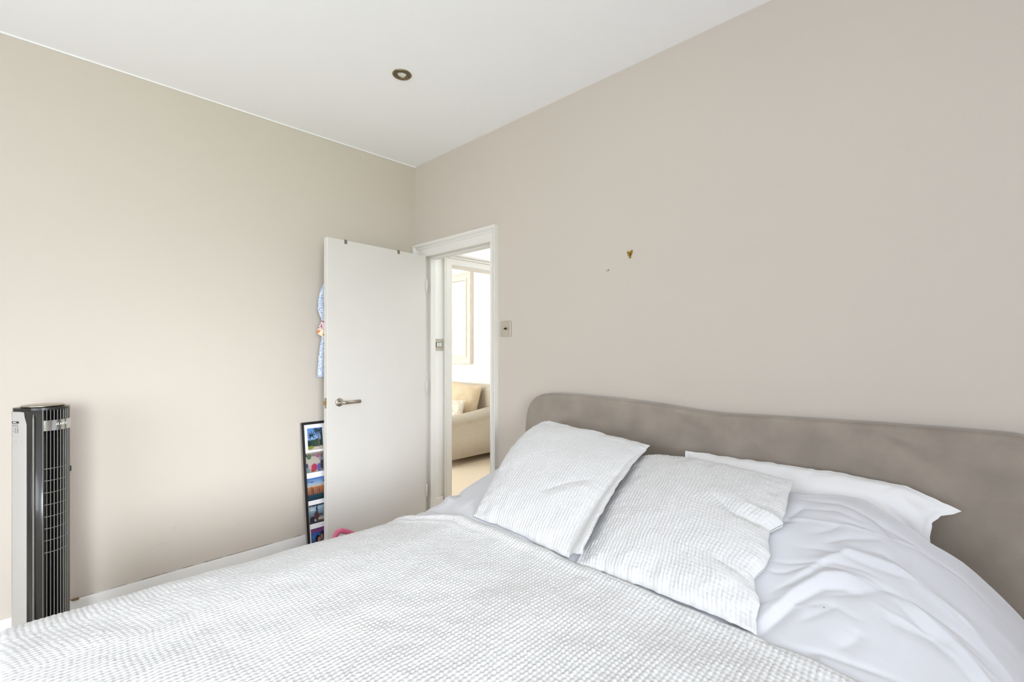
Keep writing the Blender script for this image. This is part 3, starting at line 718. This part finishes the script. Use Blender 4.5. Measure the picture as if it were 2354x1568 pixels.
CR = {
 'A': ([(2.639, -0.732), (2.683, -0.661), (2.73, -0.583), (2.774, -0.53), (2.819, -0.525), (2.873, -0.52), (2.925, -0.544), (2.995, -0.575), (3.037, -0.609), (3.074, -0.647)], 0.010, 0.016),
 'B': ([(2.651, -0.868), (2.673, -0.803), (2.699, -0.733), (2.745, -0.665), (2.781, -0.647), (2.82, -0.645)], -0.011, 0.015),
 'Br': ([(2.640, -0.835), (2.660, -0.775), (2.69, -0.705), (2.735, -0.635), (2.785, -0.612), (2.84, -0.60)], 0.012, 0.020),
 'B2': ([(2.75, -0.69), (2.815, -0.643), (2.867, -0.595)], -0.005, 0.014),
 'C': ([(2.716, -0.781), (2.756, -0.735), (2.779, -0.702)], -0.004, 0.012),
 'D': ([(2.713, -0.525), (2.775, -0.474), (2.837, -0.433)], -0.005, 0.010),
 'E': ([(2.685, -0.497), (2.726, -0.46), (2.746, -0.427)], -0.004, 0.010),
 'F': ([(2.605, -0.494), (2.626, -0.433), (2.646, -0.377)], -0.006, 0.012),
 'G': ([(2.885, -0.6), (2.918, -0.622), (2.964, -0.647), (3.0, -0.673), (3.034, -0.712), (3.059, -0.759), (3.07, -0.80)], 0.009, 0.014),
 'G2': ([(2.875, -0.625), (2.908, -0.648), (2.950, -0.675), (2.985, -0.70), (3.015, -0.735), (3.040, -0.79)], -0.006, 0.014),
 'H': ([(2.8, -0.508), (2.843, -0.488), (2.912, -0.536), (2.995, -0.579), (3.056, -0.617)], -0.004, 0.008),
 'I': ([(2.815, -0.361), (2.859, -0.42)], -0.005, 0.012),
 'J': ([(2.796, -0.816), (2.826, -0.774), (2.829, -0.745)], -0.005, 0.016),
 'K': ([(2.655, -0.895), (2.716, -0.863), (2.759, -0.858), (2.773, -0.868)], -0.006, 0.010),
 'L': ([(2.72, -0.858), (2.778, -0.84), (2.834, -0.834), (2.919, -0.822)], -0.005, 0.008),
 'M': ([(2.864, -0.691), (2.91, -0.687), (2.975, -0.66)], -0.006, 0.020),
 'V': ([(2.644, -0.729), (2.716, -0.635), (2.742, -0.582)], -0.008, 0.012),
 'N1': ([(2.60, -0.36), (2.72, -0.335), (2.80, -0.365), (2.88, -0.40), (2.95, -0.43)], -0.004, 0.009),
 'N2': ([(2.64, -0.40), (2.72, -0.375), (2.79, -0.40)], -0.003, 0.008),
 'P1': ([(1.215, -0.62), (1.26, -0.60), (1.31, -0.63), (1.36, -0.70)], -0.020, 0.020),
 'P2': ([(1.22, -0.67), (1.29, -0.68), (1.38, -0.76)], 0.015, 0.020),
 'P3': ([(1.22, -0.78), (1.32, -0.80), (1.45, -0.83)], -0.012, 0.016),
}
_r = random.Random(12)
for _k in range(16):                       # fine arched wrinkles between the main folds
    _rad = _r.uniform(0.24, 0.60); _a0 = _r.uniform(20, 120); _sp = _r.uniform(18, 46)
    CR['f%d' % _k] = ([(2.83+_rad*math.cos(math.radians(_a0+_sp*q/5)), -0.95+_rad*0.9*math.sin(math.radians(_a0+_sp*q/5))+0.01*math.sin(q*1.3+_k)) for q in range(6)], _r.choice((-0.0035, -0.0028, 0.003)), _r.uniform(0.005, 0.009))
def crease(x, y, pts, amp, w):
    P = np.array(pts); best = np.full(x.shape, 1e9); tt = np.zeros(x.shape); tot = len(P)-1
    for i in range(tot):
        a, b = P[i], P[i+1]; d = b-a; L2 = d@d
        t = np.clip(((x-a[0])*d[0]+(y-a[1])*d[1])/L2, 0, 1)
        dd = np.hypot(x-a[0]-t*d[0], y-a[1]-t*d[1]); m = dd < best
        best = np.where(m, dd, best); tt = np.where(m, (i+t)/tot, tt)
    taper = np.clip(np.minimum(tt, 1-tt)*4+0.15, 0, 1)
    return amp*taper*(0.45*np.exp(-0.5*(best/w)**2)+0.55*np.exp(-1.5*best/w))
def duvet_extra(x, y):
    h = 0.003*fbm(x*6, y*6, 21, 2)+0.0012*fbm(x*16+y*5, y*16, 31, 2)
    for p, a, w in CR.values(): h = h+crease(x, y, p, a*0.95, w*0.85)
    return h
def bed_top(x, y):
    z0 = np.interp(x, cross[3:14, 0], cross[3:14, 1])
    return z0+mound(x, y)+duvet_extra(x, y)-sag(x, y)

# plain duvet
def make_duvet():
    ns, nt = 640, 270
    s, X, Z = resample(cross*np.array([1, 1.0]), ns)
    keep = Z > 0.30
    X, Z = X[keep], Z[keep]; ns = len(X)
    tx, tz = np.gradient(X), np.gradient(Z); L = np.hypot(tx, tz); nx, nz = -tz/L, tx/L
    yh = np.interp(X, [1.1, 1.3, 2.3, 2.5, 2.62, 2.72, 2.78, 2.86, 2.93, 3.0, 3.2], [-0.22, -0.22, -0.30, -0.325, -0.315, -0.272, -0.266, -0.315, -0.345, -0.33, -0.30])
    t = np.linspace(0, 1, nt)**1.15
    Y = yh[:, None]+(-1.30-yh[:, None])*t[None, :]
    XX = np.repeat(X[:, None], nt, 1); 
    hem = 0.012*np.sin(Y*23)*np.clip((0.54-Z[:, None])/0.2, 0, 1)*np.where(XX < 2, -1, 1)
    h = mound(XX, Y)-sag(XX, Y); e = duvet_extra(XX, Y)
    e = e+np.where(XX > 2.4, 0.010, 0.0)*np.exp(-((Y-yh[:, None])/0.012)**2)*0.5
    roll = -0.02*np.exp(-((Y-yh[:, None])/0.006)**2)
    P = np.stack([XX+nx[:, None]*e+hem, Y, Z[:, None]+h+np.maximum(nz[:, None], 0.2)*e+roll], -1)
    A = P.reshape(-1, 3)
    i0 = np.unique(np.r_[np.arange(0, ns, 5), ns-1]); j0 = np.unique(np.r_[np.arange(0, nt, 5), nt-1])
    B = P[np.ix_(i0, j0)].copy(); B[..., 2] -= 0.010; B[..., 0] -= nx[i0][:, None]*0.010
    B[:, 0] = P[i0, 0]-np.array([0, 0, 0.003])
    me = mesh_np('duvet', np.concatenate([A, B.reshape(-1, 3)]), np.concatenate([grid_faces(ns, nt, 0, True), grid_faces(len(i0), len(j0), ns*nt)]))
    o = link('duvet', me, M['cotton'])
    zs = float(bed_top(np.array([2.756]), np.array([-0.722]))[0])
    MB().lathe([(0.0, 0.0), (0.0016, 0.0003), (0.0, 0.0012)], (2.756, -0.722, zs), n=8).build('speck', M['print_black'], o)
    tag(o, 'plain bluish-white duvet bunched and creased at the head of the bed', 'duvet')
make_duvet()

# waffle relief
PITCH = 0.0120
def waffle(u, v, seed, amp):
    U = u/PITCH+0.10*vnoise(u*12, v*12, seed)+0.13*vnoise(u*60, v*60, seed+3); Vv = v/PITCH+0.10*vnoise(u*12+9, v*12, seed+1)+0.13*vnoise(u*60, v*60+5, seed+4)
    a = np.abs(np.sin(np.pi*U)); b = np.abs(np.sin(np.pi*Vv))
    rng = np.random.RandomState(seed+7); T = 0.78+0.44*rng.rand(128, 128)
    cell = T[np.floor(U).astype(int) & 127, np.floor(Vv).astype(int) & 127]
    return amp*cell*a**0.62*(0.30+0.70*b**0.62)

def make_coverlet():
    step = PITCH/5.0
    _, X0, Z0 = resample(cross, 50); tot = np.hypot(np.diff(X0), np.diff(Z0)).sum()
    ns = int(tot/step); s, X, Z = resample(cross, ns)
    dr = Z < 0.44; kp = ~dr | (np.arange(ns) % 4 == 0); kp[[0, -1]] = True
    s, X, Z = s[kp], X[kp], Z[kp]; ns = len(X)
    tx, tz = np.gradient(X, s), np.gradient(Z, s); L = np.hypot(tx, tz); nx, nz = -tz/L, tx/L
    ye = np.interp(X, [1.1, 1.25, 1.38, 1.45, 1.58, 2.16, 2.51, 2.65, 2.77, 3.2], [-0.915, -0.905, -0.898, -0.880, -0.850, -0.872, -0.874, -0.878, -0.884, -0.90])+0.004*vnoise(X*9, X*0, 3)
    len_t = 1.28+0.34
    nt = int(len_t/step); t = np.linspace(0, len_t, nt); kt = (t < 1.30) | (np.arange(nt) % 4 == 0); kt[-1] = True; t = t[kt]; nt = len(t)
    # along the bed: flat, then over the foot end
    Yd = ye[:, None]-t[None, :]
    yfoot = -2.12; over = np.maximum(yfoot+0.06-Yd, 0)
    r = 0.07; ang = np.clip(over/r, 0, math.pi/2)
    Y = np.where(over > 0, yfoot+0.06-r*np.sin(ang), Yd); dz = np.where(over > 0, -(r*(1-np.cos(ang))+np.maximum(over-r*math.pi/2, 0)), 0)
    XX = np.repeat(X[:, None], nt, 1); SS = np.repeat(s[:, None], nt, 1)
    und = duvet_extra(XX, Y)
    h = mound(XX, Y)-sag(XX, Y)
    w = waffle(SS, t[None, :]+np.zeros_like(SS), 11, 0.0028)
    edge = np.minimum(t/0.012, 1.0)[None, :]
    fold = 0.008*np.exp(-((t-0.022)/0.016)**2)[None, :]+0.004*np.exp(-((t-0.062)/0.012)**2)[None, :]*np.clip((1.9-XX)/0.6, 0, 1)
    fold = fold*np.clip(0.45+0.55*(2.2-XX)/0.8, 0.3, 1)
    off = 0.013+und+w*(0.35+0.65*edge)+fold
    hem = 0.012*np.sin(Yd*23)*np.clip((0.54-Z[:, None])/0.2, 0, 1)*np.where(XX < 2, -1, 1)
    ZZ = Z[:, None]+h+dz; ZZ = np.maximum(ZZ, 0.17)
    P = np.stack([XX+nx[:, None]*off+hem, Y-np.sin(ang)*off, ZZ+np.maximum(nz[:, None], 0)*np.cos(ang)*off], -1)
    A = P.reshape(-1, 3)
    # thin turned-in edge at the head side
    E = P[:, 0, :].copy(); E[:, 2] -= 0.007; E2 = P[:, 0, :].copy(); E2[:, 2] -= 0.006; E2[:, 1] -= 0.03
    nA = len(A); V = np.concatenate([A, E, E2])
    i = np.arange(ns-1)
    f1 = np.stack([i*nt, (i+1)*nt, nA+i+1, nA+i], 1); f2 = np.stack([nA+i, nA+i+1, nA+ns+i+1, nA+ns+i], 1)
    me = mesh_np('coverlet', V, np.concatenate([grid_faces(ns, nt, 0, True), f1, f2]))
    o = link('coverlet', me, M['waffle'])
    tag(o, 'white waffle-weave coverlet spread flat over the foot of the bed', 'bedspread')
make_coverlet()

# pillows: a cushion between four corners that rests on what lies below it
def make_pillow(name, TL, TR, BR, BL, tf, tb, m, label, group=None, step=0.006, waf=0.0, seed=1, pinch=0.02, wr=0.004, left=None, right=None, top=None, bottom=None, floor=None, flange=0.0, creases=(), power=0.5, minback=0.006, hmap=None, wob=0.0025):
    TL, TR, BR, BL = [np.array(p, float) for p in (TL, TR, BR, BL)]
    Lu = (np.linalg.norm(TR-TL)+np.linalg.norm(BR-BL))/2; Lv = (np.linalg.norm(BL-TL)+np.linalg.norm(BR-TR))/2
    nu, nv = int(Lu/step)+1, int(Lv/step)+1
    u = np.linspace(0, 1, nu)[:, None]; v = np.linspace(0, 1, nv)[None, :]      # u: left to right, v: top to bottom
    uu = u+0*v; vv = v+0*u
    # outline shaping
    cu, cv = 2*uu-1, 2*vv-1
    ul = pinch*(1-cv**2)/1.0; ur = -ul; vt = pinch*(1-cu**2); vb = -vt
    if left is not None: ul = ul+np.interp(vv, left[0], left[1])/Lu
    if right is not None: ur = ur+np.interp(vv, right[0], right[1])/Lu
    if top is not None: vt = vt+np.interp(uu, top[0], top[1])/Lv
    if bottom is not None: vb = vb+np.interp(uu, bottom[0], bottom[1])/Lv
    wb_ = 1.0
    ul = ul+wob/Lu*fbm(vv*Lv*30+seed, vv*0+seed, seed+80, 2); ur = ur+wob/Lu*fbm(vv*Lv*30+seed+9, vv*0, seed+81, 2)
    vt = vt+wob/Lv*fbm(uu*Lu*30, uu*0+3, seed+82, 2); vb = vb+wob/Lv*fbm(uu*Lu*30, uu*0+5, seed+83, 2)
    U = uu+ul*(1-uu)**2+ur*uu**2; Vv = vv+vt*(1-vv)**2+vb*vv**2
    base = ((TL*(1-U[..., None])+TR*U[..., None])*(1-Vv[..., None])+(BL*(1-U[..., None])+BR*U[..., None])*Vv[..., None])
    n = np.cross(BL-TL+BR-TR, TR-TL+BR-BL); n /= np.linalg.norm(n)
    fu = np.clip(1-np.abs(cu)/(1-flange), 0, 1); fv = np.clip(1-np.abs(cv)/(1-flange), 0, 1)
    f = (1-(1-fu)**2.4)**power*(1-(1-fv)**2.4)**power
    edge = np.minimum(np.minimum(uu, 1-uu)*Lu, np.minimum(vv, 1-vv)*Lv)
    ef = np.clip(edge/0.02, 0, 1)
    rad = fbm(uu*Lu*7+seed, vv*Lv*7, seed+50, 3)
    ew = fbm(uu*Lu*22+vv*Lv*6, vv*Lv*22, seed+60, 2)*np.exp(-edge/0.07)
    front = tf*f+wr*(rad*0.8+ew)*ef
    for pts, amp, w in creases: front = front+crease(uu*Lu, vv*Lv, pts, amp, w)
    if waf: front = front+waffle(uu*Lu, vv*Lv, seed+70, waf)*np.clip(edge/0.008, 0.15, 1)
    A = base+n*front[..., None]; B = base-n*(tb*f)[..., None]-n*0.001
    if floor is not None:
        fl = floor(B[..., 0], B[..., 1])+0.004
        B[..., 2] = np.maximum(B[..., 2], fl)
        fl2 = floor(A[..., 0], A[..., 1])+0.004
        A[..., 2] = np.maximum(A[..., 2], fl2+minback*ef+ (waffle(uu*Lu, vv*Lv, seed+70, waf) if waf else 0)*0.9)
        # rims close together
        rim = edge < 1e-6
        B[rim] = A[rim]-np.array([0, 0, 0.001])
    me = mesh_np(name, np.concatenate([A.reshape(-1, 3), B.reshape(-1, 3)]), np.concatenate([grid_faces(nu, nv, 0, True), grid_faces(nu, nv, nu*nv)]))
    o = link(name, me, m)
    if hmap is not None:
        ix = np.clip(((A[..., 0]-1.0)/0.01).astype(int), 0, 239); iy = np.clip(((A[..., 1]+1.2)/0.01).astype(int), 0, 129)
        np.maximum.at(hmap, (ix, iy), A[..., 2])
    return tag(o, label, 'pillow', group)
def floor_all(x, y):
    b = bed_top(x, y)
    cov = np.interp(x, [1.1, 1.25, 1.38, 1.45, 1.58, 2.16, 2.51, 2.65, 2.77, 3.2], [-0.915, -0.905, -0.898, -0.880, -0.850, -0.872, -0.874, -0.878, -0.884, -0.90])
    return b+np.where(y < cov+0.002, 0.024, 0.0)
# plain pillow against the headboard, behind
make_pillow('pillow', (2.17, -0.158, 0.872), (2.985, -0.168, 0.822), (2.945, -0.335, 0.60), (2.20, -0.335, 0.60), 0.055, 0.030, M['pcase'],
            'plain white pillow leaning on the headboard behind the duvet', None, 0.005, 0.0, 3, 0.0, 0.004,
            top=([0, 0.05, 0.2, 0.45, 0.7, 0.85, 0.93, 1.0], [0.0, 0.0, -0.010, -0.030, -0.044, -0.046, -0.022, 0.0]),
            right=([0, 0.05, 0.10, 0.2, 1.0], [0.0, -0.015, -0.040, -0.050, -0.03]), flange=0.03,
            creases=[([(0.62, 0.06), (0.72, 0.10), (0.80, 0.16)], -0.018, 0.012), ([(0.1, 0.05), (0.3, 0.06)], -0.003, 0.006), ([(0.66, 0.02), (0.78, 0.07)], 0.006, 0.010)])
HM = np.full((240, 130), -1.0)
# middle waffle pillow
make_pillow('waffle_pillow', (2.008, -0.285, 0.845), (2.600, -0.325, 0.868), (2.656, -0.873, 0.636), (2.135, -0.862, 0.630), 0.050, 0.05, M['waffle'],
            'white waffle-weave pillow in the middle of the bed, right of its twin', 'waffle pillows on the bed', PITCH/4.8, 0.0027, 5, 0.012, 0.004,
            top=([0, 0.2, 0.45, 0.7, 0.9, 1.0], [0.0, -0.030, -0.042, -0.020, 0.0, 0.0]),
            right=([0, 0.2, 0.36, 0.43, 0.50, 0.58, 0.66, 0.74, 0.80, 0.86, 0.93, 1.0], [0.0, 0.0, 0.004, -0.026, -0.018, -0.008, -0.016, -0.034, -0.026, -0.004, -0.008, 0.0]),
            floor=floor_all, hmap=HM, creases=[([(0.36, 0.22), (0.46, 0.27), (0.56, 0.27)], -0.010, 0.012), ([(0.38, 0.18), (0.48, 0.22), (0.57, 0.22)], 0.004, 0.018), ([(0.44, 0.46), (0.55, 0.48)], -0.005, 0.010)])
# left waffle pillow (its right edge overlaps the middle one)
HD = HM.copy()
for _ in range(3):
    Pd = np.pad(HD, 1, constant_values=-1.0)
    HD = np.max([Pd[i:i+240, j:j+130] for i in range(3) for j in range(3)], axis=0)
HD = np.where(HD < 0, 0.55, HD)
for _ in range(5):
    Pd = np.pad(HD, 1, mode='edge')
    HD = np.mean([Pd[i:i+240, j:j+130] for i in range(3) for j in range(3)], axis=0)
def floor_two(x, y):
    fx = np.clip((x-1.0)/0.01-0.5, 0, 238.0); fy = np.clip((y+1.2)/0.01-0.5, 0, 128.0)
    ix = fx.astype(int); iy = fy.astype(int); fx = fx-ix; fy = fy-iy
    h = (HD[ix, iy]*(1-fx)+HD[ix+1, iy]*fx)*(1-fy)+(HD[ix, iy+1]*(1-fx)+HD[ix+1, iy+1]*fx)*fy
    return np.maximum(floor_all(x, y), h+0.001)
make_pillow('waffle_pillow', (1.495, -0.235, 0.930), (2.058, -0.250, 0.892), (2.163, -0.868, 0.634), (1.612, -0.826, 0.628), 0.055, 0.05, M['waffle'],
            'white waffle-weave pillow nearest the door, upper edge against the headboard', 'waffle pillows on the bed', PITCH/4.8, 0.0027, 9, 0.012, 0.004,
            left=([0, 0.04, 0.12, 0.25, 0.4, 0.6, 0.85, 1.0], [0.012, -0.020, -0.050, -0.074, -0.080, -0.062, -0.026, 0.0]),
            floor=floor_two, creases=[([(0.28, 0.50), (0.38, 0.40), (0.47, 0.34)], -0.005, 0.012), ([(0.30, 0.54), (0.42, 0.42), (0.48, 0.38)], 0.004, 0.026), ([(0.03, 0.03), (0.10, 0.06)], -0.006, 0.010)])
# small dark speck on the duvet
# ------------------------------------------------------------------ living room seen through the doorways
sofa = thing('sofa', 'sand coloured sofa with rolled arms in the living room beyond the doorway', 'sofa', (-1.9, 1.5, 0.0))
# right arm: side panel slightly flared, with a rolled top following y
def arm(xc, name):
    mb = MB(); n = 18
    prof = [(-0.050, 0.08), (-0.050, 0.42)]+[(0.082*math.cos(math.radians(a))+0.015, 0.485+0.065*math.sin(math.radians(a))) for a in np.linspace(200, -30, 14)]+[(0.072, 0.42), (0.078, 0.30), (0.078, 0.08)]
    rings = []
    for y, dz, dx in ((1.02, 0.0, -0.03), (1.06, 0.0, 0.0), (1.3, 0.005, 0.0), (1.5, 0.02, 0.0), (1.70, 0.045, 0.0), (1.86, 0.06, -0.0)):
        rings.append([(xc+x+dx, y, z+(dz if z > 0.3 else 0)) for x, z in prof])
    mb.extrude_path(None, rings)
    o = mb.build(name, M['sofa'], sofa)
    for p in o.data.polygons: p.use_smooth = len(p.vertices) == 4
    return o
arm(-1.075, 'arm'); arm(-3.0, 'arm')
MB().box((-2.93, 1.08, 0.08), (-1.128, 1.86, 0.28), bevel=0.02).build('seat_base', M['sofa'], sofa)
for x0, x1 in ((-2.92, -2.045), (-2.035, -1.13)):
    MB().box((x0, 1.06, 0.285), (x1, 1.77, 0.44), bevel=0.045, seg=4).build('seat_cushion', M['sofa'], sofa)
bk = MB().box((-3.06, 1.775, 0.10), (-1.02, 1.935, 0.85), bevel=0.07, seg=5).build('back', M['sofa'], sofa)
for x in (-1.05, -3.03):
    for y in (1.10, 1.84):
        MB().lathe([(0.0, 0.0), (0.018, 0.0), (0.026, 0.08), (0.0, 0.08)], (x, y, 0.0), n=14).build('leg', M['foot'], sofa)
def cushion(name, c, w, h, t, rot, m, label, mats2=None):
    nu = 30; u = np.linspace(-1, 1, nu)[:, None]; v = np.linspace(-1, 1, nu)[None, :]
    f = ((1-np.abs(u)**2.6)*(1-np.abs(v)**2.6))**0.5
    px = w/2*u*(1-0.06*(1-v**2)); pz = h/2*v*(1-0.06*(1-u**2))
    wr = 0.01*fbm(u*2.5+3+0*v, v*2.5+0*u, 77, 2)*f
    A = np.stack([px+0*v, -(t/2*f+wr), pz+0*u], -1).reshape(-1, 3); B = np.stack([px+0*v, t/2*f, pz+0*u], -1).reshape(-1, 3)
    me = mesh_np(name, np.concatenate([A, B]), np.concatenate([grid_faces(nu, nu, 0, True), grid_faces(nu, nu, nu*nu)]))
    o = link(name, me, m); o.location = c; o.rotation_euler = rot
    return tag(o, label, 'cushion', None)
cushion('gold_cushion', (-1.355, 1.60, 0.665), 0.43, 0.42, 0.22, (math.radians(-14), math.radians(6), math.radians(22)), M['gold_cushion'], 'large golden cushion propped in the corner of the sand sofa')
def dots_mat():
    m = mat('cream cushion with dark dots', rgb(232, 224, 206), 0.85); nt = m.node_tree; b = nt.nodes['Principled BSDF']
    tc = nt.nodes.new('ShaderNodeTexCoord'); v = nt.nodes.new('ShaderNodeTexVoronoi'); v.inputs['Scale'].default_value = 80; v.inputs['Randomness'].default_value = 0.25
    nt.links.new(tc.outputs['Object'], v.inputs['Vector'])
    r = nt.nodes.new('ShaderNodeValToRGB'); r.color_ramp.elements[0].position = 0.24; r.color_ramp.elements[0].color = rgb(150, 138, 120)
    r.color_ramp.elements[1].position = 0.34; r.color_ramp.elements[1].color = rgb(232, 224, 206)
    nt.links.new(v.outputs['Distance'], r.inputs['Fac']); nt.links.new(r.outputs['Color'], b.inputs['Base Color'])
    return m
M['dots'] = dots_mat()
cushion('patterned_cushion', (-1.315, 1.36, 0.575), 0.36, 0.25, 0.10, (math.radians(-24), math.radians(0), math.radians(30)), M['dots'], 'small cream patterned cushion in front of the golden cushion')

# framed mirror on the far wall
mr = thing('wall_mirror', 'large mirror in a pale wood moulded frame on the living room wall', 'mirror', (-2.1, 1.95, 1.09))
MX0, MX1, MZ0, MZ1 = -2.64, -1.57, 1.093, 2.285
mb = MB()
def frame_ring(x0, x1, z0, z1, w, y0, y1):
    mb.box((x0, y0, z0), (x0+w, y1, z1)).box((x1-w, y0, z0), (x1, y1, z1)).box((x0+w, y0, z0), (x1-w, y1, z0+w)).box((x0+w, y0, z1-w), (x1-w, y1, z1))
frame_ring(MX0, MX1, MZ0, MZ1, 0.030, 1.895, 1.949)
frame_ring(MX0+0.03, MX1-0.03, MZ0+0.03, MZ1-0.03, 0.055, 1.912, 1.949)
frame_ring(MX0+0.085, MX1-0.085, MZ0+0.085, MZ1-0.085, 0.022, 1.902, 1.949)
mb.build('mirror_frame', M['pale_frame'], mr)
MB().box((MX0+0.105, 1.932, MZ0+0.105), (MX1-0.105, 1.944, MZ1-0.105)).build('mirror_glass', M['mirror'], mr)
